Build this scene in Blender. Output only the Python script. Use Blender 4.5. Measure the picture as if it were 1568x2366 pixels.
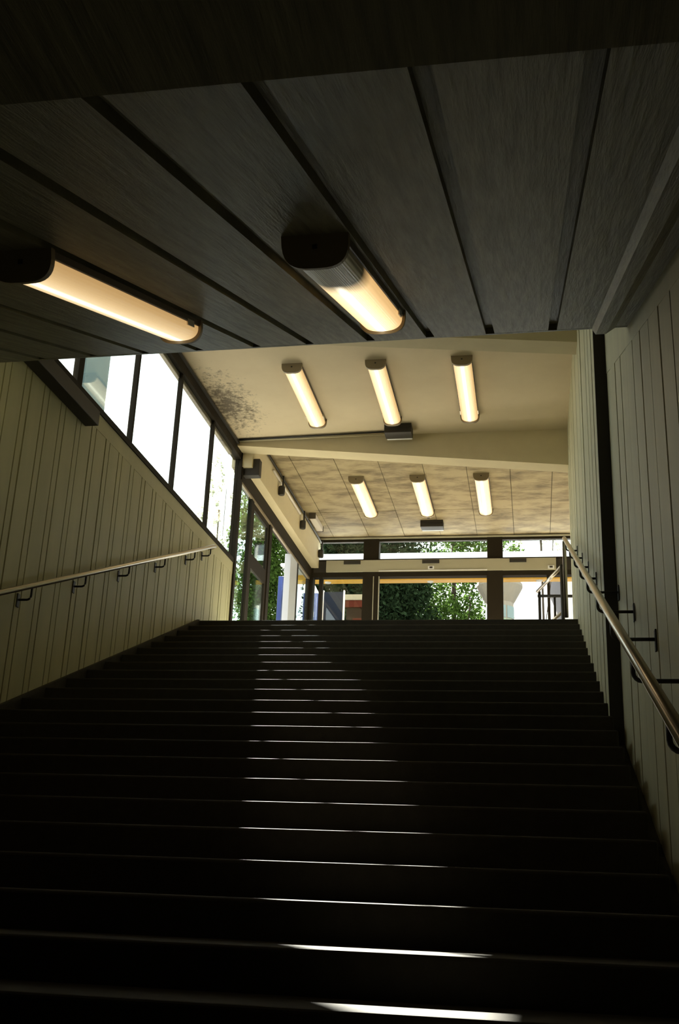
import bpy, bmesh, math, random
import numpy as np
from mathutils import Vector, Matrix
random.seed(4)
RNG = np.random.default_rng(11)
for o in list(bpy.data.objects):
    bpy.data.objects.remove(o)
S = bpy.context.scene
C = S.collection

# ------------------------------------------------------------------ camera
YAW, PITCH, ROLL, F_PX = math.radians(10.592), math.radians(19.493), math.radians(2.332), 2487.75
fwd = Vector((-math.sin(YAW) * math.cos(PITCH), math.cos(YAW) * math.cos(PITCH), math.sin(PITCH)))
rgt = Vector((math.cos(YAW), math.sin(YAW), 0))
upv = rgt.cross(fwd)
r2 = math.cos(ROLL) * rgt + math.sin(ROLL) * upv
u2 = -math.sin(ROLL) * rgt + math.cos(ROLL) * upv
cam_d = bpy.data.cameras.new('camera')
cam_d.sensor_fit = 'VERTICAL'
cam_d.sensor_height = 36.0
cam_d.lens = F_PX / 2366.0 * 36.0
cam_d.clip_start, cam_d.clip_end = 0.05, 400
cam = bpy.data.objects.new('camera', cam_d)
C.objects.link(cam)
cam.matrix_world = Matrix(((r2.x, u2.x, -fwd.x, 0), (r2.y, u2.y, -fwd.y, 0), (r2.z, u2.z, -fwd.z, 0), (0, 0, 0, 1)))
S.camera = cam

# ------------------------------------------------------------------ sky, sun, exposure
W = bpy.data.worlds.new('sky')
S.world = W
W.use_nodes = True
bg = W.node_tree.nodes['Background']
bg.inputs['Color'].default_value = (0.93, 0.98, 0.95, 1)
bg.inputs['Strength'].default_value = 2.7
sun_d = bpy.data.lights.new('sun', 'SUN')
sun_d.energy = 76
sun_d.angle = math.radians(0.6)
sun_d.color = (1.0, 0.93, 0.82)
sun = bpy.data.objects.new('sun', sun_d)
C.objects.link(sun)
sun.location = (-8, 22, 16)
sun.rotation_euler = Vector((0.55, -1.0, -0.834)).to_track_quat('-Z', 'Y').to_euler()
vs = S.view_settings
vs.view_transform = 'Standard'
vs.look = 'None'
vs.gamma = 1
vs.use_curve_mapping = False
vs.exposure = 0.0
S.cycles.caustics_reflective = False
S.cycles.caustics_refractive = False

# ------------------------------------------------------------------ materials
def new_mat(name):
    m = bpy.data.materials.new(name)
    m.use_nodes = True
    nt = m.node_tree
    return m, nt, nt.nodes['Principled BSDF']

def plain(name, col, rough=0.6, metal=0.0, spec=0.5, noise=0.0, nscale=6.0):
    m, nt, b = new_mat(name)
    b.inputs['Base Color'].default_value = (*col, 1)
    b.inputs['Roughness'].default_value = rough
    b.inputs['Metallic'].default_value = metal
    b.inputs['Specular IOR Level'].default_value = spec
    if noise:
        tc = nt.nodes.new('ShaderNodeTexCoord')
        n = nt.nodes.new('ShaderNodeTexNoise')
        n.inputs['Scale'].default_value = nscale
        n.inputs['Detail'].default_value = 6
        nt.links.new(tc.outputs['Object'], n.inputs['Vector'])
        mx = nt.nodes.new('ShaderNodeMix')
        mx.data_type = 'RGBA'
        mx.inputs[6].default_value = (*[c * (1 - noise) for c in col], 1)
        mx.inputs[7].default_value = (*[min(1, c * (1 + noise * .6)) for c in col], 1)
        nt.links.new(n.outputs['Fac'], mx.inputs[0])
        nt.links.new(mx.outputs[2], b.inputs['Base Color'])
    return m

def concrete(name, col, dark, stretch=(1, 1, 1), scale=5.0, contrast=(.35, .7), rough=.7, bump=.15, blotch=None, spec=.5):
    """board-marked / painted concrete: stretched grain, soft stains, fine relief"""
    m, nt, b = new_mat(name)
    L = nt.links.new
    N = nt.nodes.new
    tc = N('ShaderNodeTexCoord')
    mp = N('ShaderNodeMapping')
    mp.inputs['Scale'].default_value = stretch
    L(tc.outputs['Object'], mp.inputs['Vector'])
    n1 = N('ShaderNodeTexNoise')
    n1.inputs['Scale'].default_value = scale
    n1.inputs['Detail'].default_value = 8
    n1.inputs['Roughness'].default_value = .62
    L(mp.outputs['Vector'], n1.inputs['Vector'])
    r = N('ShaderNodeValToRGB')
    r.color_ramp.elements[0].position, r.color_ramp.elements[1].position = contrast
    r.color_ramp.elements[0].color = (*dark, 1)
    r.color_ramp.elements[1].color = (*col, 1)
    L(n1.outputs['Fac'], r.inputs['Fac'])
    out = r.outputs['Color']
    if blotch:
        # dark mould patch with a ragged outline: (centre, radius, colour)
        ce, rad, bc = blotch
        vm = N('ShaderNodeVectorMath'); vm.operation = 'SUBTRACT'
        vm.inputs[1].default_value = ce
        L(tc.outputs['Object'], vm.inputs[0])
        vd = N('ShaderNodeVectorMath'); vd.operation = 'DIVIDE'
        vd.inputs[1].default_value = rad
        L(vm.outputs[0], vd.inputs[0])
        ln = N('ShaderNodeVectorMath'); ln.operation = 'LENGTH'
        L(vd.outputs[0], ln.inputs[0])
        n2 = N('ShaderNodeTexNoise')
        n2.inputs['Scale'].default_value = 16
        n2.inputs['Detail'].default_value = 9
        n2.inputs['Roughness'].default_value = .75
        L(tc.outputs['Object'], n2.inputs['Vector'])
        ma = N('ShaderNodeMath'); ma.operation = 'MULTIPLY_ADD'
        ma.inputs[1].default_value = -.30
        L(ln.outputs['Value'], ma.inputs[0])
        L(n2.outputs['Fac'], ma.inputs[2])
        rr = N('ShaderNodeMapRange')
        rr.inputs['From Min'].default_value = .27
        rr.inputs['From Max'].default_value = .46
        L(ma.outputs[0], rr.inputs['Value'])
        mx = N('ShaderNodeMix'); mx.data_type = 'RGBA'
        L(rr.outputs['Result'], mx.inputs[0])
        L(out, mx.inputs[6])
        mx.inputs[7].default_value = (*bc, 1)
        out = mx.outputs[2]
    L(out, b.inputs['Base Color'])
    b.inputs['Roughness'].default_value = rough
    b.inputs['Specular IOR Level'].default_value = spec
    bp = N('ShaderNodeBump')
    bp.inputs['Strength'].default_value = bump
    bp.inputs['Distance'].default_value = .02
    L(n1.outputs['Fac'], bp.inputs['Height'])
    L(bp.outputs['Normal'], b.inputs['Normal'])
    return m

def glass_mat(name, tint, ior=1.5):
    m = bpy.data.materials.new(name)
    m.use_nodes = True
    nt = m.node_tree
    nt.nodes.remove(nt.nodes['Principled BSDF'])
    out = nt.nodes['Material Output']
    t = nt.nodes.new('ShaderNodeBsdfTransparent')
    t.inputs['Color'].default_value = (*tint, 1)
    g = nt.nodes.new('ShaderNodeBsdfGlossy')
    g.inputs['Roughness'].default_value = .02
    g.inputs['Color'].default_value = (.9, .97, 1, 1)
    fr = nt.nodes.new('ShaderNodeFresnel')
    # same reflectance on the inner and the outer face of the pane
    ge = nt.nodes.new('ShaderNodeNewGeometry')
    io = nt.nodes.new('ShaderNodeMapRange')
    io.inputs['To Min'].default_value = ior
    io.inputs['To Max'].default_value = 1 / ior
    nt.links.new(ge.outputs['Backfacing'], io.inputs['Value'])
    nt.links.new(io.outputs['Result'], fr.inputs['IOR'])
    mx = nt.nodes.new('ShaderNodeMixShader')
    nt.links.new(fr.outputs[0], mx.inputs[0])
    nt.links.new(t.outputs[0], mx.inputs[1])
    nt.links.new(g.outputs[0], mx.inputs[2])
    nt.links.new(mx.outputs[0], out.inputs['Surface'])
    return m

def lamp_mat(name, strength, lit_from=-1.0):
    """translucent ribbed cover over a fluorescent tube: glows most over the tube; lit_from = share of the length before the tube starts"""
    m, nt, b = new_mat(name)
    L = nt.links.new
    N = nt.nodes.new
    tc = N('ShaderNodeTexCoord')
    sp = N('ShaderNodeSeparateXYZ')
    L(tc.outputs['Generated'], sp.inputs[0])
    r = N('ShaderNodeValToRGB')
    e = r.color_ramp.elements
    e[0].position, e[0].color = 0.0, (.30, .18, .07, 1)
    e[1].position, e[1].color = 1.0, (.30, .18, .07, 1)
    for p, c in ((.18, (.48, .33, .16, 1)), (.38, (.62, .47, .27, 1)), (.50, (1.5, 1.3, .95, 1)), (.62, (.62, .47, .27, 1)), (.82, (.48, .33, .16, 1))):
        k = e.new(p); k.color = c
    L(sp.outputs['X'], r.inputs['Fac'])
    w = N('ShaderNodeTexWave')
    w.wave_type, w.bands_direction = 'BANDS', 'X'
    w.inputs['Scale'].default_value = 40
    L(tc.outputs['Object'], w.inputs['Vector'])
    bp = N('ShaderNodeBump')
    bp.inputs['Strength'].default_value = .3
    bp.inputs['Distance'].default_value = .004
    L(w.outputs['Fac'], bp.inputs['Height'])
    L(bp.outputs['Normal'], b.inputs['Normal'])
    b.inputs['Base Color'].default_value = (.55, .5, .4, 1)
    b.inputs['Roughness'].default_value = .3
    L(r.outputs['Color'], b.inputs['Emission Color'])
    if lit_from > 0:
        mr = N('ShaderNodeMapRange')
        mr.inputs['From Min'].default_value = lit_from - .06
        mr.inputs['From Max'].default_value = lit_from + .06
        mr.inputs['To Max'].default_value = strength
        L(sp.outputs['Y'], mr.inputs['Value'])
        L(mr.outputs['Result'], b.inputs['Emission Strength'])
    else:
        b.inputs['Emission Strength'].default_value = strength
    return m

def leaf_mat(name, col, trans):
    m = bpy.data.materials.new(name)
    m.use_nodes = True
    nt = m.node_tree
    nt.nodes.remove(nt.nodes['Principled BSDF'])
    out = nt.nodes['Material Output']
    N, L = nt.nodes.new, nt.links.new
    gi = N('ShaderNodeNewGeometry')
    mx = N('ShaderNodeMix'); mx.data_type = 'RGBA'
    mx.inputs[6].default_value = (*[c * .55 for c in col], 1)
    mx.inputs[7].default_value = (*[min(1, c * 1.5) for c in col], 1)
    L(gi.outputs['Random Per Island'], mx.inputs[0])
    d = N('ShaderNodeBsdfDiffuse')
    t = N('ShaderNodeBsdfTranslucent')
    L(mx.outputs[2], d.inputs['Color'])
    L(mx.outputs[2], t.inputs['Color'])
    s = N('ShaderNodeMixShader')
    s.inputs[0].default_value = trans
    L(d.outputs[0], s.inputs[1]); L(t.outputs[0], s.inputs[2])
    L(s.outputs[0], out.inputs['Surface'])
    return m

M = {}
M['wall'] = concrete('painted_concrete', (.47, .44, .255), (.39, .365, .21), (1, 1, .25), 3.0, (.3, .7), .6, .06)
M['wall_r'] = concrete('painted_concrete_grey', (.62, .605, .395), (.51, .50, .325), (1, 1, .2), 3.5, (.3, .7), .55, .06)
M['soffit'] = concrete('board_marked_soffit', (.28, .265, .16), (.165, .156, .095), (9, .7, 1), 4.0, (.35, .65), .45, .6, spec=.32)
M['ceil1'] = concrete('cream_ceiling_paint', (.74, .64, .45), (.68, .58, .40), (1, 1, 1), 2.0, (.3, .7), .7, .04,
                      blotch=((-3.48, 11.15, 5.4), (.42, 1.05, 1.0), (.13, .10, .06)))
M['ceil2'] = concrete('stained_board_concrete', (.36, .295, .165), (.15, .115, .06), (1.0, 2.2, 1), 2.6, (.34, .58), .75, .2)
M['beam'] = concrete('beam_concrete', (.68, .60, .39), (.61, .53, .34), (1, 1, 1), 2.5, (.3, .7), .7, .05)
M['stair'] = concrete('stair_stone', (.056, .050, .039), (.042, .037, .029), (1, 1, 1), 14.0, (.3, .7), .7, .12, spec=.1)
M['landing'] = concrete('pale_bounce_floor', (.50, .455, .36), (.43, .385, .30), (1, 1, 1), 8.0, (.3, .7), .7, .05, spec=.3)  # kept pale so the unseen landing throws sunlight upwards
M['dark'] = plain('bronze_frame', (.024, .019, .012), .7, 0, .1, .2)
M['steel_dark'] = plain('dark_steel', (.035, .031, .025), .55, 0, .3, .2)
M['fascia'] = plain('grey_green_fascia', (.42, .40, .29), .55, 0, .5, .1, 3)
M['steel'] = plain('brushed_steel', (.58, .53, .45), .28, 1.0)
M['iron'] = plain('black_iron', (.03, .028, .025), .5, 0, .4)
M['cap'] = plain('grey_plastic_cap', (.26, .21, .135), .5)
M['housing'] = plain('lamp_housing', (.08, .065, .05), .5)
M['glass'] = glass_mat('window_glass', (.95, .98, .98))
M['glass_teal'] = glass_mat('teal_door_glass', (.90, .97, .97))
M['gap'] = plain('joint_shadow_concrete', (.10, .09, .065), .9)
M['white'] = plain('white_paint', (.80, .82, .84), .5)
M['pale'] = plain('pale_grey_panel', (.55, .58, .64), .45, 0, .5, .05)
M['blue'] = plain('blue_paint', (.010, .030, .15), .4)
M['navy'] = plain('navy_board', (.008, .012, .022), .8, 0, .1)
M['yellow'] = plain('yellow_paint', (.85, .50, .07), .5)
M['red'] = plain('red_paint', (.07, .014, .007), .8, 0, .1)
M['brown'] = plain('brown_wood', (.016, .008, .005), .8, 0, .1, .2)
M['ground'] = concrete('paving', (.11, .105, .095), (.08, .075, .068), (1, 1, 1), 4, (.3, .7), .8, .1)
M['pier'] = plain('slate_blue_render', (.045, .085, .095), .7, 0, .4, .25, 3)
M['pillar'] = plain('grey_poster_column', (.23, .22, .18), .8, 0, .2, .15)
M['bark'] = plain('bark', (.05, .038, .026), .85, 0, .2, .3)
M['leaf_dark'] = leaf_mat('evergreen_leaves', (.014, .026, .012), .10)
M['leaf'] = leaf_mat('green_leaves', (.045, .085, .018), .35)
M['leaf_haze'] = leaf_mat('haze_pale_leaves', (.50, .53, .42), .5)  # glare and haze over far foliage put into the leaf colour
M['facade'] = plain('pale_facade', (.62, .58, .52), .7)
M['roof_slate'] = plain('grey_slate', (.12, .12, .13), .6)
M['pane_blue'] = plain('blue_window_glass', (.16, .26, .34), .12)

# ------------------------------------------------------------------ mesh helpers
class MB:
    def __init__(s):
        s.v, s.f = [], []
    def hexa(s, p):
        """8 points: bottom ring 0-3, top ring 4-7"""
        b = len(s.v)
        s.v += [tuple(q) for q in p]
        for q in ((3, 2, 1, 0), (4, 5, 6, 7), (0, 1, 5, 4), (1, 2, 6, 5), (2, 3, 7, 6), (3, 0, 4, 7)):
            s.f.append(tuple(b + i for i in q))
        return s
    def box(s, x0, x1, y0, y1, z0, z1):
        return s.hexa([(x0, y0, z0), (x1, y0, z0), (x1, y1, z0), (x0, y1, z0), (x0, y0, z1), (x1, y0, z1), (x1, y1, z1), (x0, y1, z1)])
    def tube(s, pts, r, n=12):
        pts = [Vector(p) for p in pts]
        rings = []
        for i, p in enumerate(pts):
            a = pts[max(i - 1, 0)]
            c = pts[min(i + 1, len(pts) - 1)]
            d = (c - a).normalized()
            ref = Vector((0, 0, 1)) if abs(d.z) < .9 else Vector((1, 0, 0))
            u = d.cross(ref).normalized()
            w = u.cross(d)
            b = len(s.v)
            for k in range(n):
                t = 2 * math.pi * k / n
                s.v.append(tuple(p + r * (math.cos(t) * u + math.sin(t) * w)))
            rings.append(b)
        for a, b in zip(rings, rings[1:]):
            for k in range(n):
                s.f.append((a + k, a + (k + 1) % n, b + (k + 1) % n, b + k))
        s.f.append(tuple(rings[0] + k for k in reversed(range(n))))
        s.f.append(tuple(rings[-1] + k for k in range(n)))
        return s
    def lathe(s, cx, cy, prof, n=32):
        base = len(s.v)
        for r, z in prof:
            for k in range(n):
                t = 2 * math.pi * k / n
                s.v.append((cx + r * math.cos(t), cy + r * math.sin(t), z))
        for i in range(len(prof) - 1):
            for k in range(n):
                a = base + i * n
                s.f.append((a + k, a + (k + 1) % n, a + n + (k + 1) % n, a + n + k))
        s.f.append(tuple(base + k for k in reversed(range(n))))
        s.f.append(tuple(base + (len(prof) - 1) * n + k for k in range(n)))
        return s
    def build(s, name, mat, parent=None, bevel=0, smooth=False, seg=2):
        me = bpy.data.meshes.new(name)
        me.from_pydata(s.v, [], s.f)
        bm = bmesh.new(); bm.from_mesh(me)
        bmesh.ops.recalc_face_normals(bm, faces=bm.faces)
        if bevel:
            bmesh.ops.bevel(bm, geom=bm.edges[:], offset=bevel, segments=seg, affect='EDGES', profile=.5)
        bm.to_mesh(me); bm.free()
        me.materials.append(M[mat] if isinstance(mat, str) else mat)
        if smooth:
            for p in me.polygons:
                p.use_smooth = True
        o = bpy.data.objects.new(name, me)
        C.objects.link(o)
        if parent is not None:
            o.parent = parent
        return o

def tag(o, label=None, cat=None, group=None, kind=None):
    if label: o['label'] = label
    if cat: o['category'] = cat
    if group: o['group'] = group
    if kind: o['kind'] = kind
    return o
def empty(name, loc=(0, 0, 0)):
    o = bpy.data.objects.new(name, None)
    o.empty_display_size = .1
    C.objects.link(o)
    o.location = loc
    return o
def B(*a):
    return MB().box(*a)
def struct(o, label, cat):
    return tag(o, label, cat, kind='structure')

# ------------------------------------------------------------------ measures (metres; camera eye at the origin)
XL, XR, XN = -3.647, 0.474, 0.555          # left wall, far right wall, near right wall
T, RISE = 0.36, 0.14092                    # tread, riser
YT, ZT = 11.190, 2.790                     # edge and level of the landing
SL = RISE / T
CS = 0.88                                  # near soffit: z = CS + SL*y
def sof(y): return CS + SL * y
NST = 32
ZF = ZT - NST * RISE                       # lower floor level
YF = YT - (NST - 1) * T
YW = 12.45                                 # end of the stair walls
YB = 17.05                                 # back wall
SILL, HEAD = 3.835, 5.20
C1, C2 = 5.40, 5.66

# ------------------------------------------------------------------ stairs, floors
stairs = struct(empty('floor_stairs', (0, YT, ZT)), 'wide dark stone staircase rising to the bright landing', 'stairs')
stairs.location = (0, 0, 0)
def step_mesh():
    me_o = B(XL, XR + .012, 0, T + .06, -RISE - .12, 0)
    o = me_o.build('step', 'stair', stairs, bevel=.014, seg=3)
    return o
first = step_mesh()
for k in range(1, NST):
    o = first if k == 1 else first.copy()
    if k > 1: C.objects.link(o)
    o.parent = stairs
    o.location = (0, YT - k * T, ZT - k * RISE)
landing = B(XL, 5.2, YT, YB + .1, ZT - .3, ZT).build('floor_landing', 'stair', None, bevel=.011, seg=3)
B(XL + .02, 4.98, YT + .5, YB - .1, ZT, ZT + .004).build('bounce_field', 'landing', landing)  # unseen pale sheet, added to bounce sunlight up to the hall ceiling
struct(landing, 'dark landing floor at the head of the stairs', 'floor')
struct(B(XL - .3, XN + .3, -5, YF + .3, ZF - .2, ZF).build('floor_passage', 'stair'), 'dark passage floor at the foot of the stairs', 'floor')
sk = MB().hexa([(XL, .1, sof(.1) - 2.9), (XL + .03, .1, sof(.1) - 2.9), (XL + .03, YT, ZT - .35), (XL, YT, ZT - .35),
                (XL, .1, ZT + SL * (.1 - YT) + .01), (XL + .03, .1, ZT + SL * (.1 - YT) + .01), (XL + .03, YT, ZT + .01), (XL, YT, ZT + .01)])
struct(sk.build('baseboard_left', 'stair'), 'dark sloping skirting between the left wall and the steps', 'skirting')
# narrow gutter floor between the steps and the near right wall
g = MB().hexa([(XR, -.2, sof(-.2) - 2.75), (XN + .02, -.2, sof(-.2) - 2.75), (XN + .02, 7.02, sof(7.02) - 2.75), (XR, 7.02, sof(7.02) - 2.75),
               (XR, -.2, sof(-.2) - 2.68), (XN + .02, -.2, sof(-.2) - 2.68), (XN + .02, 7.02, sof(7.02) - 2.68), (XR, 7.02, sof(7.02) - 2.68)])
struct(g.build('trim_gutter', 'stair'), 'narrow dark gutter between the steps and the right wall', 'gutter')

# ------------------------------------------------------------------ left wall: backing and boards with recessed joints
wl = B(XL - .30, XL - .013, -5, YW, ZF - .2, SILL).build('wall_left', 'gap')
struct(wl, 'left stair wall of vertical cast concrete boards below the windows', 'wall')
GT = SILL - .145
B(XL - .013, XL, 4.6, YW, GT, SILL).build('top_band', 'wall', wl)
B(XL - .013, XL, -5, 4.6, ZF, SILL).build('plain_panel', 'wall', wl)
y = 4.6
i = 0
while y < YW - .05:
    w = .205 if i % 2 == 0 else .075
    y1 = min(y + w, YW)
    # the joints stop at uneven heights
    zt = GT - (.0 if i % 2 else .03)
    B(XL - .013, XL - random.uniform(0, .003), y, y1, ZF if y < 5 else sof(y) - 2.9, GT).build('board', 'wall', wl)
    y = y1 + random.choice((.012, .015, .018))
    i += 1

# ------------------------------------------------------------------ right walls
wn = B(XN + .028, XN + .35, -5, 7.02, ZF - .2, 6.0).build('wall_right', 'gap')
struct(wn, 'near right stair wall of wide upright concrete boards', 'wall')
def topz(y): return sof(y) - .11
ys = [7.02] + [6.70 - .36 * j for j in range(13)]
for a, b in zip(ys, ys[1:]):
    y1, y0 = a - (.014 if a < 7 else 0), b + .014
    x0 = XN + random.uniform(0, .004)
    zb0, zb1 = sof(y0) - 2.75, sof(y1) - 2.75
    MB().hexa([(x0, y0, zb0), (XN + .028, y0, zb0), (XN + .028, y1, zb1), (x0, y1, zb1),
               (x0, y0, topz(y0)), (XN + .028, y0, topz(y0)), (XN + .028, y1, topz(y1)), (x0, y1, topz(y1))]).build('board', 'wall_r', wn)
ye = ys[-1]
MB().hexa([(XN, ye, topz(ye)), (XN + .028, ye, topz(ye)), (XN + .028, 7.02, topz(7.02)), (XN, 7.02, topz(7.02)),
           (XN, ye, 6.0), (XN + .028, ye, 6.0), (XN + .028, 7.02, 6.0), (XN, 7.02, 6.0)]).build('top_band', 'wall_r', wn)
B(XN, XN + .028, -5, ye, ZF, 6.0).build('plain_panel', 'wall_r', wn)
wf = B(XR + .03, XR + .42, 7.02, YW, 0.0, 6.0).build('wall_right_far', 'gap')
struct(wf, 'far right stair wall of narrow looking boards up to the landing', 'wall')
y = 7.02
while y < YW - .01:
    y1 = min(y + .335, YW)
    B(XR + random.uniform(0, .006), XR + .03, y, y1, sof(y) - 2.9, C1 + .3).build('board', 'wall_r', wf)
    y = y1 + .025
B(XR, XN + .02, 7.0, 7.02, 0.6, 6.0).build('end_face_shade', 'steel_dark', wf)  # concrete end face; the shade it lies in is put into its dark colour
# rear closure of the passage and of the void over the near slab
struct(B(XL - .3, XN + .35, -5.2, -5, ZF - .2, 2.2).build('wall_rear', 'wall'), 'dark end wall of the passage behind the viewer', 'wall')
struct(B(XL - .3, XN + .35, 2.8, 3.0, 2.2, 6.0).build('wall_over_slab', 'wall'), 'wall above the low sloping ceiling', 'wall')
struct(B(XL - .3, XL, 3.0, 6.29, SILL, 6.0).build('wall_left_upper', 'wall'), 'solid wall beside the first window', 'wall')
# hall beyond the right wall
struct(B(XR + .42, 5.2, YW - .2, YW, ZT, 6.0).build('wall_hall_return', 'wall'), 'return wall of the hall behind the right stair wall', 'wall')
struct(B(5.0, 5.2, YW, YB, ZT, 6.0).build('wall_hall_right', 'wall'), 'side wall of the hall out of sight on the right', 'wall')

# ------------------------------------------------------------------ near sloping soffit: boards with recessed channels
def edgeY(x): return 5.65 - .052 * (x + 3.29)
def sl_hexa(mb, x0, x1, y0a, y0b, y1a, y1b, d0, d1):
    """sheared box under the soffit plane; d = distance below it; a/b = y at x0/x1"""
    P = lambda x, y, d: (x, y, sof(y) - d)
    return mb.hexa([P(x0, y0a, d0), P(x1, y0b, d0), P(x1, y1b, d0), P(x0, y1a, d0), P(x0, y0a, d1), P(x1, y0b, d1), P(x1, y1b, d1), P(x0, y1a, d1)])
YC = 1.70
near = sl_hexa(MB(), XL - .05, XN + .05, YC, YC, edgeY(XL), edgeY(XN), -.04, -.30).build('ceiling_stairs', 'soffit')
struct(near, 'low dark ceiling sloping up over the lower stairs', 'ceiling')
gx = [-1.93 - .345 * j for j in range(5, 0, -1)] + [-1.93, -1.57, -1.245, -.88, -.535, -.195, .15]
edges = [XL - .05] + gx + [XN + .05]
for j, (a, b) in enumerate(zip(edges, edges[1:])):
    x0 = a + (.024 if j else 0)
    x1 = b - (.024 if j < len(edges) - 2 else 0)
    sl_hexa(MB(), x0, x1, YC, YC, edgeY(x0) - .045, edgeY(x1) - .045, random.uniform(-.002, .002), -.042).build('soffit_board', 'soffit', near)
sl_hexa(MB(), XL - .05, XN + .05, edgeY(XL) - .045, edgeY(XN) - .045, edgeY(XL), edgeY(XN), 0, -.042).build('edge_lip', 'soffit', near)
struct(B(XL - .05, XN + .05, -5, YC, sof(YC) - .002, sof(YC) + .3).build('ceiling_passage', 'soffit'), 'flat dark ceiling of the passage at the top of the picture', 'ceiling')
# casing along the right-hand edge of the soffit
cs = MB()
ya, yb = YC, edgeY(.42)
P = lambda x, y, d: (x, y, sof(y) - d)
cs.hexa([P(.385, ya, .035), P(.44, ya, .035), P(.44, yb, .035), P(.385, yb, .035), P(.365, ya, 0), P(.49, ya, 0), P(.49, yb, 0), P(.365, yb, 0)])
struct(cs.build('trim_casing', 'soffit'), 'shallow casing running along the right edge of the sloping ceiling', 'casing')

# ------------------------------------------------------------------ hall roof: ceilings and tapered beams
struct(B(XL - .08, 5.2, 2.8, 12.2, C1, C1 + .5).build('ceiling_hall', 'ceil1'), 'cream painted hall ceiling with a mould patch by the windows', 'ceiling')
c2 = B(XL - .08, 5.2, 12.2, YB + .15, C2 + .012, C2 + .3).build('ceiling_landing', 'gap')
struct(c2, 'stained concrete ceiling of formwork panels over the landing', 'ceiling')
sx = [XL - .08, -3.25, -2.65, -2.05, -1.45, -.85, -.25, .33, .93, 1.53, 2.13, 2.73, 3.33, 3.93, 4.53, 5.2]
sy = [12.2, 13.55, 15.72, YB + .15]
for a, b in zip(sx, sx[1:]):
    for c, d in zip(sy, sy[1:]):
        B(a + .004, b - .004, c + .004, d - .004, C2 + random.uniform(-.003, .003), C2 + .012).build('formwork_panel', 'ceil2', c2)
def taper_beam(name, y0, y1, ztop, label):
    zl, zr = 5.325, 4.92
    xe = 5.2
    ze = zr
    m = MB()
    x0, x1 = XL - .02, XR + .1
    m.hexa([(x0, y0, zl), (x1, y0, zr), (x1, y1, zr), (x0, y1, zl), (x0, y0, ztop), (x1, y0, ztop), (x1, y1, ztop), (x0, y1, ztop)])
    if y0 > 10:
        m.box(x1, xe, y0, y1, zr, ztop)
    return struct(m.build(name, 'beam'), label, 'beam')
taper_beam('trim_beam_near', 9.15, 9.40, C1 + .01, 'tapered concrete beam just showing above the dark ceiling edge')
taper_beam('trim_beam', 12.2, 12.45, C2 + .02, 'pale tapered concrete beam crossing between the two ceilings')

# ------------------------------------------------------------------ left clerestory
def frame_box(parent, name, a, mat='dark', bevel=0):
    return B(*a).build(name, mat, parent, bevel=bevel)
w1 = struct(empty('window_1', (0, 0, 0)), 'tall clerestory window of five bright panes above the left stair wall', 'window')
muls = [6.33, 7.56, 8.79, 10.02, 11.25]
frame_box(w1, 'sill_rail', (XL - .06, XL + .012, 6.29, YW, SILL, SILL + .055))
frame_box(w1, 'head_rail', (XL - .10, XL + .01, 6.29, YW, HEAD + .03, C1))
frame_box(w1, 'head_bead', (XL - .08, XL - .04, 6.29, YW - .3, HEAD - .02, HEAD + .03), 'cap')
B(XL + .01, XL + .035, 6.29, YW - .1, C1 - .055, C1 - .03).build('cable_tube', 'iron', w1)
for j, ym in enumerate(muls):
    h = .05 if j == 1 else .021
    frame_box(w1, 'mullion', (XL - .05, XL - .004, ym - h, ym + h, SILL + .05, HEAD + .05))
for a, b in zip(muls, muls[1:] + [YW]):
    B(XL - .034, XL - .026, a + .02, b - .02, SILL + .04, HEAD + .04).build('pane', 'glass', w1)
frame_box(w1, 'end_post', (XL - .07, XL + .02, YW - .02, YW + .06, ZT, C1 + .25))
# dark steel beam along the top of the wall
struct(B(XL, XL + .12, 2.9, 7.76, 3.605, 3.735).build('trim_wall_beam', 'steel_dark', None, bevel=.006), 'dark steel beam lying along the top of the left wall', 'beam')
struct(B(XL - .02, XL + .235, YW + .05, YW + .17, 5.03, 5.26).build('trim_beam_stub', 'steel_dark', None, bevel=.006), 'dark stub of steel beam above the end of the left windows', 'beam')

# ------------------------------------------------------------------ left landing glazing and doors
w2 = struct(empty('window_2'), 'dark framed glazing left of the landing with trees behind', 'window')
DH = 4.93
frame_box(w2, 'header', (XL - .07, XL + .03, YW, YB, DH + .03, 5.13))
frame_box(w2, 'header_bead', (XL - .02, XL + .01, YW, YB, DH, DH + .03), 'cap')
for a, b in ((13.10, 13.22), (14.16, 14.30), (16.02, 16.12), (16.95, 17.10)):
    frame_box(w2, 'post', (XL - .05, XL + .005, a, b, ZT, DH + .05))
frame_box(w2, 'bottom_rail', (XL - .08, XL, YW, 13.1, ZT, ZT + .12))
frame_box(w2, 'bottom_rail', (XL - .08, XL, 16.14, 16.93, ZT, ZT + .12))
B(XL - .03, XL - .022, YW + .05, 13.1, ZT + .1, DH).build('pane', 'glass_teal', w2)
B(XL - .03, XL - .022, 16.11, 16.94, ZT + .1, DH).build('pane', 'glass_teal', w2)
d1 = struct(empty('door_1'), 'glazed door leaf with a dark middle rail beside the open doorway', 'door')
for a in ((13.23, 13.31), (14.07, 14.15)):
    frame_box(d1, 'stile', (XL - .05, XL - .012, a[0], a[1], ZT, DH))
for z in ((ZT + .01, ZT + .16), (4.03, 4.23), (DH - .08, DH)):
    frame_box(d1, 'rail', (XL - .05, XL - .012, 13.31, 14.07, z[0], z[1]))
B(XL - .034, XL - .026, 13.30, 14.08, ZT + .15, 4.05).build('pane', 'glass_teal', d1)
B(XL - .034, XL - .026, 13.30, 14.08, 4.21, DH - .06).build('pane', 'glass_teal', d1)
struct(B(XL - .09, XL + .005, 15.55, 16.02, ZT, DH).build('trim_door_panel', 'pale', None, bevel=.004), 'pale grey panel at the right side of the open doorway', 'panel')
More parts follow.
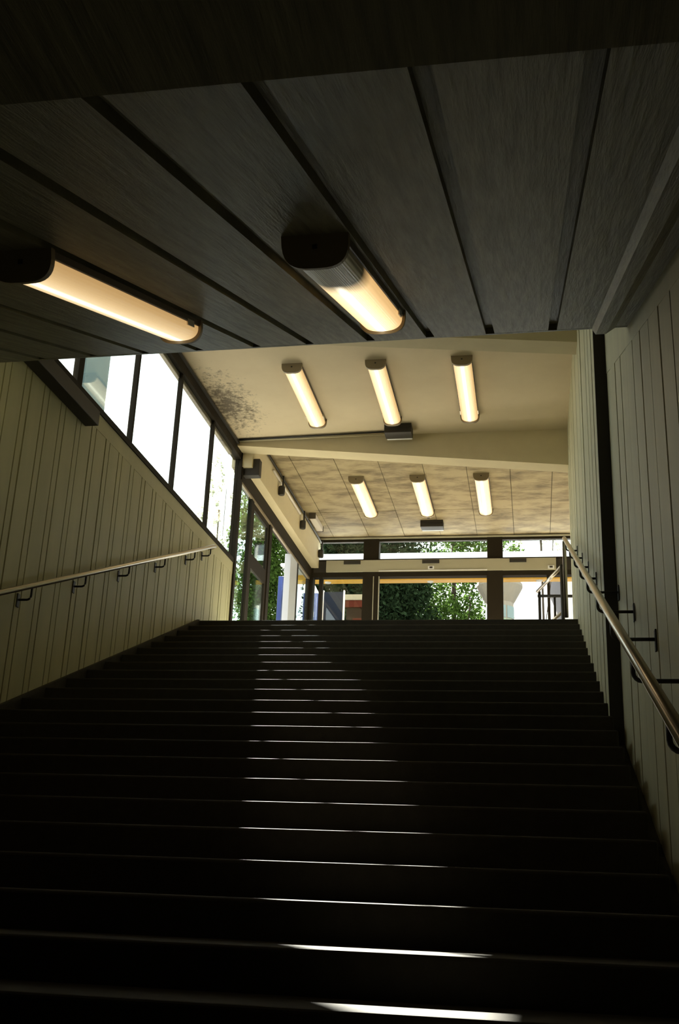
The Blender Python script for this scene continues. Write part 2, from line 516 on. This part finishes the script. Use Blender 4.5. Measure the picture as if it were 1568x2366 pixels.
struct(B(XL - .30, XL - .23, 16.06, 16.34, ZT - .05, 4.72).build('trim_blue_panel', 'blue', None, bevel=.004), 'narrow upright blue panel at the edge of the doorway', 'panel')
cb = B(XL - .12, XL + .15, YW + .0, YB, 5.13, C2).build('trim_side_beam', 'beam')
struct(cb, 'cream concrete beam over the left landing doors', 'beam')
mb = MB().tube([(XL + .18, YW + .2, 5.58), (XL + .18, YB - .05, 5.58)], .017, 8)
tag(mb.build('conduit', 'steel_dark', None, smooth=True), 'dark conduit along the top of the cream beam above the doors', 'conduit')
for n, yy in enumerate((13.93, 15.42, 16.92)):
    jb = empty('junction_box', (XL + .15, yy, 5.36))
    MB().lathe(0, 0, [(.0, -.07), (.04, -.07), (.046, -.05), (.046, .05), (.04, .06), (0, .06)], 16).build('body', 'iron', jb, smooth=False)
    B(.004, .026, -.012, .012, .05, .22).build('cable', 'iron', jb)
    jb.location.x = XL + .196
    tag(jb, ['black round box on the cream beam nearest the tall windows', 'middle black round box on the cream beam over the doorway', 'black round box on the cream beam by the back corner'][n], 'junction box', 'black boxes on the cream beam')
mb = MB().tube([(XL + .168, 13.5, 5.50), (XL + .168, 15.3, 5.50)], .018, 10)
tag(mb.build('conduit', 'facade', None, smooth=True), 'pale tube along the cream beam below the dark conduit', 'conduit')
pl = empty('strip_light', (XL + .27, 16.07, C2 - .06))
B(-.05, .05, -.32, .32, -.03, .06).build('cover', 'facade', pl, bevel=.01)
B(-.055, .055, -.34, -.32, -.035, .06).build('end_cap', 'housing', pl)
B(-.055, .055, .32, .34, -.035, .06).build('end_cap', 'housing', pl)
tag(pl, 'small pale unlit strip light above the cream beam near the back corner', 'lamp')

# ------------------------------------------------------------------ back wall
wb = struct(empty('wall_back'), 'dark framed back wall of the landing with doors and top lights', 'wall')
XE = 5.0
cols = [(-3.66, -3.58), (-2.74, -2.48), (-.69, -.44), (1.60, 1.86), (3.7, 3.95)]
for a, b in cols:
    frame_box(wb, 'column', (a, b, YB - .06, YB + .12, ZT, C2))
frame_box(wb, 'head_beam', (XL, XE, YB - .05, YB + .03, 5.58, C2 + .01))
frame_box(wb, 'top_bead', (XL, XE, YB - .09, YB - .05, 5.625, 5.645), 'fascia')
frame_box(wb, 'transom', (XL, XE, YB - .05, YB + .10, 4.97, 5.05))
frame_box(wb, 'sill_strip', (XL, XE, YB - .05, YB + .10, 5.245, 5.275))
fp = frame_box(wb, 'fascia_panel', (-3.36, .41, YB - .09, YB - .05, 5.05, 5.245), 'fascia')
B(-2.47, -.69, YB - .10, YB - .09, 5.05, 5.062).build('edge_strip', 'white', fp)
frame_box(wb, 'fascia_backing', (XL, XE, YB - .05, YB + .05, 5.05, 5.245), 'steel_dark')
for a, b in ((-3.06, -2.78), (-1.75, -1.47), (-.33, -.06)):
    v = B(a, b, YB - .115, YB - .09, 5.175, 5.232).build('vent', 'iron', fp)
for a, b, z in ((-1.655, -1.555, 5.075), (.28, .38, 5.06)):
    v = B(a, b, YB - .10, YB - .09, z, z + .055).build('small_notice', 'white', fp)
    B(a + .025, b - .025, YB - .104, YB - .10, z + .014, z + .042).build('notice_mark', 'iron', v)
for n, (a, b) in enumerate(((-3.58, -2.74), (-2.48, -.69), (-.44, 1.60), (1.86, 3.7))):
    wd = struct(B(a, b, YB + .02, YB + .028, 5.27, 5.58).build('window_%d' % (n + 3), 'glass'),
                ['long low top light beside the left corner of the back wall', 'long low top light over the middle doors', 'bright low top light over the right doors', 'low top light of the back wall hidden by the right wall'][n], 'window')
for n, (a, b) in enumerate(((-3.48, -3.42), (-2.545, -2.47), (-.70, -.66), (.26, .305), (.95, 1.0))):
    frame_box(wb, 'door_post', (a, b, YB - .04, YB + .06, ZT, 4.98))
B(-2.475, -2.462, YB - .07, YB - .04, ZT, 4.97).build('post_bead', 'fascia', wb)
B(-2.565, -2.552, YB - .07, YB - .04, ZT, 4.97).build('post_bead', 'fascia', wb)
frame_box(wb, 'threshold', (XL, XE, YB - .04, YB + .06, ZT, ZT + .04))
struct(B(-3.42, -2.74, YB, YB + .008, ZT + .03, 4.97).build('window_7', 'glass'), 'glazed bay of the back wall left of the first dark column', 'window')
struct(B(-3.59, -3.48, YB, YB + .008, ZT + .03, 4.97).build('window_8', 'glass'), 'narrow glazed slit in the left corner of the back wall', 'window')
struct(B(1.0, 5.0, YB, YB + .008, ZT + .03, 4.97).build('window_9', 'glass'), 'glazed bays of the back wall behind the right wall', 'window')

# ------------------------------------------------------------------ lamps
def d_section(w, d, n=18, p=2.6):
    pts = []
    for k in range(n + 1):
        t = math.pi * k / n
        c, s_ = math.cos(t), math.sin(t)
        pts.append((math.copysign(abs(c) ** (2 / p), c) * w / 2, -abs(s_) ** (2 / p) * d))
    return pts
def extrude_section(sec, y0, y1, close=True):
    m = MB()
    n = len(sec)
    m.v = [(x, y0, z) for x, z in sec] + [(x, y1, z) for x, z in sec]
    for k in range(n if close else n - 1):
        a, b = k, (k + 1) % n
        m.f.append((a, b, n + b, n + a))
    m.f.append(tuple(range(n)))
    m.f.append(tuple(range(2 * n - 1, n - 1, -1)))
    return m
LM = lamp_mat('lamp_cover', 2.0)
LM_a = lamp_mat('lamp_cover_even', 1.7)
LM_b = lamp_mat('lamp_cover_half', 2.6, .30)
def lamp(loc, tilt, length, label, group, mat=LM):
    t = empty('ceiling_lamp', loc)
    t.rotation_euler = (tilt, 0, 0)
    B(-.105, .105, .01, length - .01, -.032, 0).build('housing', 'housing', t, bevel=.004)
    extrude_section([(x, z - .032) for x, z in d_section(.195, .066)], .028, length - .028).build('diffuser', mat, t, smooth=False)
    for y0 in (0, length - .03):
        c = extrude_section(d_section(.226, .112, 18, 3.2), y0, y0 + .03).build('end_cap', 'cap', t)
        s_ = -1 if y0 == 0 else 1
        yy = y0 - .003 if y0 == 0 else y0 + .03
        B(-.008, .008, yy, yy + .003, -.048, -.034).build('screw', 'iron', c)
    for x in (-.106, .10):
        B(x, x + .006, length - .22, length - .12, -.05, -.02).build('clip', 'steel', t)
    return tag(t, label, 'lamp', group)
al = math.atan(SL)
for n, x in enumerate((-2.50, -1.585, -.665)):
    lamp((x, 10.20, C1), 0, 1.50, ['front row ceiling lamp nearest the left windows', 'middle lamp of the front row on the cream ceiling', 'front row ceiling lamp nearest the right wall'][n], 'front row of hall lamps')
for n, x in enumerate((-2.44, -1.555, -.655)):
    lamp((x, 14.22, C2), 0, 1.54, ['back row lamp nearest the left doors on the stained ceiling', 'middle lamp of the back row on the stained ceiling', 'back row lamp on the stained ceiling nearest the right wall'][n], 'back row of landing lamps')
def on_sof(x, y): return (x, y, sof(y))
lamp(on_sof(-.675, 2.96), al, 1.68, 'large lamp in the middle of the low dark ceiling', 'lamps on the sloping ceiling', LM_b)
lamp(on_sof(-1.68, 2.90), al, 1.72, 'large lamp at the left of the low dark ceiling', 'lamps on the sloping ceiling', LM_a)

# ceiling boxes
def ceiling_box(loc, w, d, h, label):
    t = empty('ceiling_unit', loc)
    B(-w / 2, w / 2, 0, d, -h, 0).build('housing', 'steel_dark', t, bevel=.006)
    B(-w / 2 + .01, w / 2 - .01, d, d + .05, -h + .005, -h + .03).build('lens', 'white', t, bevel=.004)
    B(-w / 2, w / 2, -.006, 0, -h * .55, -h * .5).build('seam', 'iron', t)
    return tag(t, label, 'ceiling unit')
ceiling_box((-1.545, 11.86, C1), .33, .20, .12, 'dark box unit under the cream ceiling in front of the beam')
ceiling_box((-1.53, 16.18, C2), .36, .20, .11, 'dark box unit under the stained ceiling near the back wall')
mb = MB().tube([(XL + .04, 12.16, C1 - .018), (-1.70, 12.06, C1 - .018)], .012, 8)
tag(mb.build('conduit', 'iron', None, smooth=True), 'thin dark conduit along the cream ceiling to the dark box unit', 'conduit')
mb = MB().tube([(XL + .04, 12.185, C1 - .022), (-1.45, 12.12, C1 - .022)], .013, 8)
tag(mb.build('conduit', 'beam', None, smooth=True), 'thin cream conduit beside the dark one in front of the beam', 'conduit')
sd = empty('smoke_detector', (-1.56, 15.95, C2))
MB().lathe(0, 0, [(.03, -.045), (.05, -.035), (.055, 0)], 20).build('body', 'facade', sd, smooth=True)
MB().lathe(0, 0, [(.02, -.055), (.026, -.045)], 14).build('sensor', 'iron', sd)
tag(sd, 'small round detector on the stained ceiling beyond the middle lamp', 'detector')

# ------------------------------------------------------------------ handrails
def hand_z(y, h): return ZT + SL * (y - YT) + h
def handrail(name, x, wall, y0, y1, h, label, ys_br, side):
    t = empty(name, (0, 0, 0))
    pts = [(x, y0, hand_z(y0, h)), (x, y1, hand_z(y1, h))]
    if side < 0:
        zt = hand_z(y1, h)
        pts += [(x - .004, y1 + .05, zt + .012), (x - .03, y1 + .075, zt + .008), (wall, y1 + .085, zt)]
    r = MB().tube(pts, .021, 14).build('rail', 'steel', t, smooth=True)
    for yb in ys_br:
        z = hand_z(yb, h)
        wx = wall(yb) if callable(wall) else wall
        d = (wx - x)
        p = [(x, yb, z - .018), (x, yb, z - .075)]
        for k in range(1, 5):
            a = math.pi / 2 * k / 4
            p.append((x + math.copysign(.03 * (1 - math.cos(a)), d), yb, z - .075 - .03 * math.sin(a)))
        p.append((wx, yb, z - .105))
        b = MB().tube(p, .0085, 8).build('bracket', 'iron', t, smooth=True)
        B(min(wx, wx - math.copysign(.008, d)), max(wx, wx - math.copysign(.008, d)), yb - .02, yb + .02, z - .16, z - .06).build('wall_plate', 'iron', b, bevel=.003)
    return tag(t, label, 'handrail')
handrail('handrail', XL + .10, XL, .4, 11.28, .855, 'steel handrail on dark brackets along the left wall', [11.16, 10.62, 9.72, 8.82, 7.92, 7.02, 6.12], -1)
rr = handrail('handrail', .36, lambda y: XR if y > 7.05 else XN, .6, 11.06, .895, 'steel handrail on hooked brackets along the right wall', [10.6, 9.65, 8.7, 7.75, 6.85, 5.9, 4.95, 4.0, 3.05], 1)
zt = hand_z(11.06, .895)
MB().tube([(.36, 11.06, zt), (.36, 11.10, zt + .008), (.36, 11.125, zt - .02), (.36, 11.125, ZT)], .021, 14).build('end_post', 'steel', rr, smooth=True)
# guard rail on the landing beyond the handrail
gr = empty('guard_rail', (0, 0, 0))
MB().tube([(.372, 12.75, 3.83), (.085, 13.88, 3.83)], .022, 12).build('top_rail', 'steel', gr, smooth=True)
MB().tube([(.372, 12.75, 3.27), (.085, 13.88, 3.27)], .02, 12).build('middle_rail', 'steel', gr, smooth=True)
MB().tube([(.085, 13.88, 3.77), (1.6, 13.95, 3.77)], .02, 12).build('cross_rail', 'iron', gr, smooth=True)
MB().tube([(.372, 12.75, 3.85), (.372, 12.75, ZT)], .022, 12).build('post', 'iron', gr, smooth=True)
MB().tube([(.11, 13.88, 3.83), (.11, 13.88, ZT)], .019, 12).build('post', 'iron', gr, smooth=True)
MB().tube([(.305, 13.9, 3.77), (.305, 13.9, ZT)], .015, 12).build('post', 'iron', gr, smooth=True)
MB().tube([(1.55, 13.95, 3.77), (1.55, 13.95, ZT)], .019, 12).build('post', 'iron', gr, smooth=True)
tag(gr, 'tubular steel guard rail on the landing beside the right wall end', 'railing')

# ------------------------------------------------------------------ outside
struct(B(-60, 60, YB + .12, 120, ZT - .25, ZT - .05).build('ground', 'ground'), 'paved forecourt outside the doors', 'ground')
struct(B(-60, XL - .35, -10, YB + .12, ZT - .25, ZT - .05).build('ground_side', 'ground'), 'paved ground beside the building', 'ground')
cn = empty('canopy', (0, 0, 0))
MB().hexa([(-4.2, YB + .15, 5.23), (9, YB + .15, 5.23), (9, 18.34, 5.40), (-4.2, 18.34, 5.40), (-4.2, YB + .15, 5.285), (9, YB + .15, 5.285), (9, 18.34, 5.46), (-4.2, 18.34, 5.46)]).build('roof_slab', 'white', cn)
B(-4.2, 9, 18.30, 18.50, 5.28, 5.46).build('edge_beam', 'yellow', cn)
B(-4.2, 9, 18.32, 18.50, 5.46, 5.79).build('edge_fascia', 'white', cn)
for x in (-1.75, .15, -3.6, 2.2):
    MB().lathe(x, 18.40, [(.05, 5.262), (.06, 5.282)], 16).build('spotlight', 'white', cn)
for x in (6.5, 8.5):
    B(x - .08, x + .08, 18.3, 18.46, ZT - .06, 5.3).build('support', 'white', cn)
tag(cn, 'white canopy with a yellow edge beam outside the back doors', 'canopy')
pr = B(-6.05, -5.9, 12.35, 13.1, ZT - .06, 13.2).build('pier', 'pier')
tag(pr, 'dark slate blue pier outside behind the second window pane', 'pier')

tm = empty('cabinet', (-4.12, 19.6, ZT - .05))
B(-.14, .14, -.2, .2, .12, 2.62).build('body', 'blue', tm, bevel=.01)
B(-.15, .15, -.22, .22, 0, .12).build('plinth', 'facade', tm)
MB().hexa([(-.14, -.2, 2.62), (.14, -.2, 2.62), (.14, .2, 2.62), (-.14, .2, 2.62), (-.14, -.2, 3.0), (-.07, -.2, 3.0), (-.07, .2, 3.0), (-.14, .2, 3.0)]).build('sloped_head', 'white', tm)
B(-.08, .08, -.21, -.2, 2.15, 2.25).build('display', 'pale', tm)
tag(tm, 'tall blue cabinet with a white sloped head outside the corner', 'cabinet')
nb = empty('notice_board', (-3.74, 19.8, ZT - .05))
B(-.20, .18, 0, .05, .35, 2.75).build('board', 'navy', nb)
B(.18, .205, -.01, .06, 0, 2.78).build('post', 'facade', nb)
B(-.225, -.20, -.01, .06, 0, 2.78).build('post', 'facade', nb)
tag(nb, 'dark navy notice board on pale posts outside the left bay', 'board')
ks = empty('kiosk', (-3.40, 20.9, ZT - .05))
B(-.28, .10, 0, 1.0, 0, 2.72).build('body', 'brown', ks)
MB().hexa([(-.30, -.1, 2.86), (.12, -.1, 2.86), (.12, 1.1, 2.86), (-.30, 1.1, 2.86), (-.35, -.18, 2.95), (.12, -.18, 2.95), (.12, 1.1, 2.95), (-.35, 1.1, 2.95)]).build('roof_band', 'fascia', ks)
B(-.30, .11, -.06, 1.05, 2.72, 2.86).build('red_band', 'red', ks)
B(-.15, .08, -.02, 0, 2.35, 2.5).build('red_sign', 'red', ks)
tag(ks, 'dark kiosk with a white and red roof band outside the left bay', 'kiosk')

ap = empty('poster_column', (-.70, 24, ZT - .05))
MB().lathe(0, 0, [(.36, 0), (.36, .3), (.31, .34), (.31, 3.60), (.36, 3.68), (.48, 3.90), (.52, 3.98), (.52, 4.04), (.49, 4.08), (0.2, 4.10), (0, 4.10)], 40).build('column', 'pillar', ap)
def band(r, z0, z1, a0, a1, n=10):
    m = MB()
    for k in range(n + 1):
        a = a0 + (a1 - a0) * k / n
        for q in (r, r + .008):
            for z in (z0, z1):
                m.v.append((q * math.cos(a), q * math.sin(a), z))
    for k in range(n):
        b = 4 * k
        for q in ((0, 1, 5, 4), (2, 6, 7, 3), (1, 3, 7, 5), (0, 4, 6, 2)):
            m.f.append(tuple(b + i for i in q))
    return m
M['poster_g'] = plain('green_poster', (.20, .30, .20), .5, 0, .4, .3, 8)
M['poster_t'] = plain('teal_poster', (.17, .24, .24), .7, 0, .2)
M['poster_d'] = plain('dark_poster', (.05, .07, .05), .5, 0, .4, .3, 8)
for z0, z1, mt in ((2.2, 3.2, 'poster_g'), (3.22, 3.5, 'poster_t')):
    for a0 in range(0, 360, 60):
        band(.31, z0, z1, math.radians(a0 + 3), math.radians(a0 + 57)).build('poster', mt, ap)
for a0 in range(0, 360, 60):
    band(.318, 3.02, 3.14, math.radians(a0 + 20), math.radians(a0 + 40)).build('poster_mark', 'poster_d', ap)
    band(.318, 2.75, 2.80, math.radians(a0 + 3), math.radians(a0 + 57)).build('poster_mark', 'poster_d', ap)
tag(ap, 'round grey poster column with a wide flared cap outside', 'poster column')

bd = empty('building', (1.3, 40, ZT - .05))
B(-.05, 9, 0, 8, 0, 9.6).build('wall', 'facade', bd)
for k in range(4):
    for z in (1.5, 4.4, 6.9):
        w_ = B(.2 + 1.9 * k, 1.2 + 1.9 * k, -.05, .02, z, z + 1.75).build('window', 'white', bd)
        for px in (.07, .53):
            B(.2 + 1.9 * k + px, .2 + 1.9 * k + px + .4, -.065, -.05, z + .08, z + 1.66).build('pane', 'pane_blue', w_)
B(-.4, 9.3, -.45, 8.3, 9.0, 9.3).build('cornice', 'facade', bd)
MB().hexa([(-.3, -.4, 9.3), (9.3, -.4, 9.3), (9.3, 8.3, 9.3), (-.3, 8.3, 9.3), (1.5, 1.6, 12), (7.5, 1.6, 12), (7.5, 6, 12), (1.5, 6, 12)]).build('roof', 'roof_slate', bd)
MB().lathe(-.1, .6, [(.18, 5.5), (.25, 7.6), (.55, 8.3), (.62, 9.0), (.45, 9.3)], 20).build('corner_turret', 'roof_slate', bd, smooth=True)
tag(bd, 'pale building with blue windows far outside at the right', 'building')

# ------------------------------------------------------------------ trees
def tree(name, base, blobs, count, size, mat, label, limbs, trunk_r=.16, cat='tree'):
    t = empty(name, base)
    tot = sum(b[1][0] * b[1][1] * b[1][2] for b in blobs)
    V, Fc = [], []
    for (c, r) in blobs:
        n = int(count * r[0] * r[1] * r[2] / tot)
        d = RNG.normal(size=(n, 3)); d /= np.linalg.norm(d, axis=1)[:, None]
        rad = RNG.random(n) ** .45
        # twigs: leaves gather around random clumps so that gaps stay open
        k = max(8, n // 38)
        clump = RNG.integers(0, k, n)
        cd = RNG.normal(size=(k, 3)); cd /= np.linalg.norm(cd, axis=1)[:, None]
        cp = cd * (RNG.random(k) ** .42)[:, None]
        p = cp[clump] + d * (rad * .17)[:, None]
        p = p * np.array(r) + np.array(c)
        u = RNG.normal(size=(n, 3)); u /= np.linalg.norm(u, axis=1)[:, None]
        w = np.cross(u, RNG.normal(size=(n, 3))); w /= np.linalg.norm(w, axis=1)[:, None]
        nn = np.cross(u, w)
        s = (size * RNG.uniform(.6, 1.3, n))[:, None]
        q = np.stack([p - u * s * .55, p - w * s * .30 + nn * s * .08, p + u * s * .55, p + w * s * .30 + nn * s * .08], 1)
        V.append(q.reshape(-1, 3))
    V = np.concatenate(V)
    n = len(V) // 4
    me = bpy.data.meshes.new('foliage')
    F = np.arange(4 * n).reshape(-1, 4)
    me.from_pydata(V.tolist(), [], F.tolist())
    me.materials.append(M[mat])
    o = bpy.data.objects.new('foliage', me)
    C.objects.link(o)
    o.parent = t
    o['kind'] = 'stuff'
    top = max(b[0][2] for b in blobs)
    MB().tube([(0, 0, 0), (.05, .04, top * .45), (0, 0, top)], trunk_r, 10).build('trunk', 'bark', t, smooth=True)
    for (c, r) in blobs[:limbs]:
        st = Vector((0, 0, c[2] * .55))
        e = Vector(c) + Vector((r[0] * .3, 0, r[2] * .35))
        MB().tube([st, (st + e) / 2 + Vector((.1, 0, .15)), e], trunk_r * .35, 7).build('limb', 'bark', t, smooth=True)
    return tag(t, label, cat)
Zg = ZT - .05
tree('evergreen_tree', (-3.95, 25.2, Zg), [((0, 0, 3.2), (1.55, 1.3, 2.9)), ((.25, .2, 5.4), (1.5, 1.2, 2.2)), ((-.7, 0, 5.2), (1.0, 1.2, 2.0)), ((1.0, 0, 3.0), (.75, .9, 2.0))], 40000, .11, 'leaf_dark',
     'dark dense evergreen tree outside behind the left and middle bays', 2, .2)
tree('leafy_tree', (-2.2, 30, Zg), [((.1, 0, 4.7), (1.4, 1.4, 1.9)), ((-1.0, .3, 4.7), (1.2, 1.3, 2.2)), ((.5, .2, 7.0), (1.5, 1.4, 1.0)), ((.5, .2, 3.6), (.9, 1.2, 1.2))], 24000, .10, 'leaf',
     'sunlit leafy tree outside the middle doors', 3, .07)
tree('leafy_tree', (-6.28, 23.6, Zg), [((.05, 0, 2.6), (.80, 1.0, 2.2)), ((.0, .2, 5.0), (.78, 1.0, 1.9)), ((.3, .1, 3.9), (.55, .7, 1.6))], 19000, .09, 'leaf',
     'sunlit tree filling the open left doorway', 2, .14)
tree('leafy_tree', (.35, 34.0, Zg), [((0, 0, 8.9), (1.5, 1.2, .9)), ((-1.0, 0, 6.75), (.55, .6, .45)), ((-1.15, 0, 5.85), (.5, .5, .4))], 1500, .11, 'leaf_haze',
     'thin pale crowned tree high outside the right doors', 1, .04)
tree('leafy_tree', (-11.25, 36, Zg), [((0, 0, 10.4), (.75, .9, 2.4))], 1300, .12, 'leaf_haze',
     'hazy pale tree showing through the last tall window pane', 1, .03)
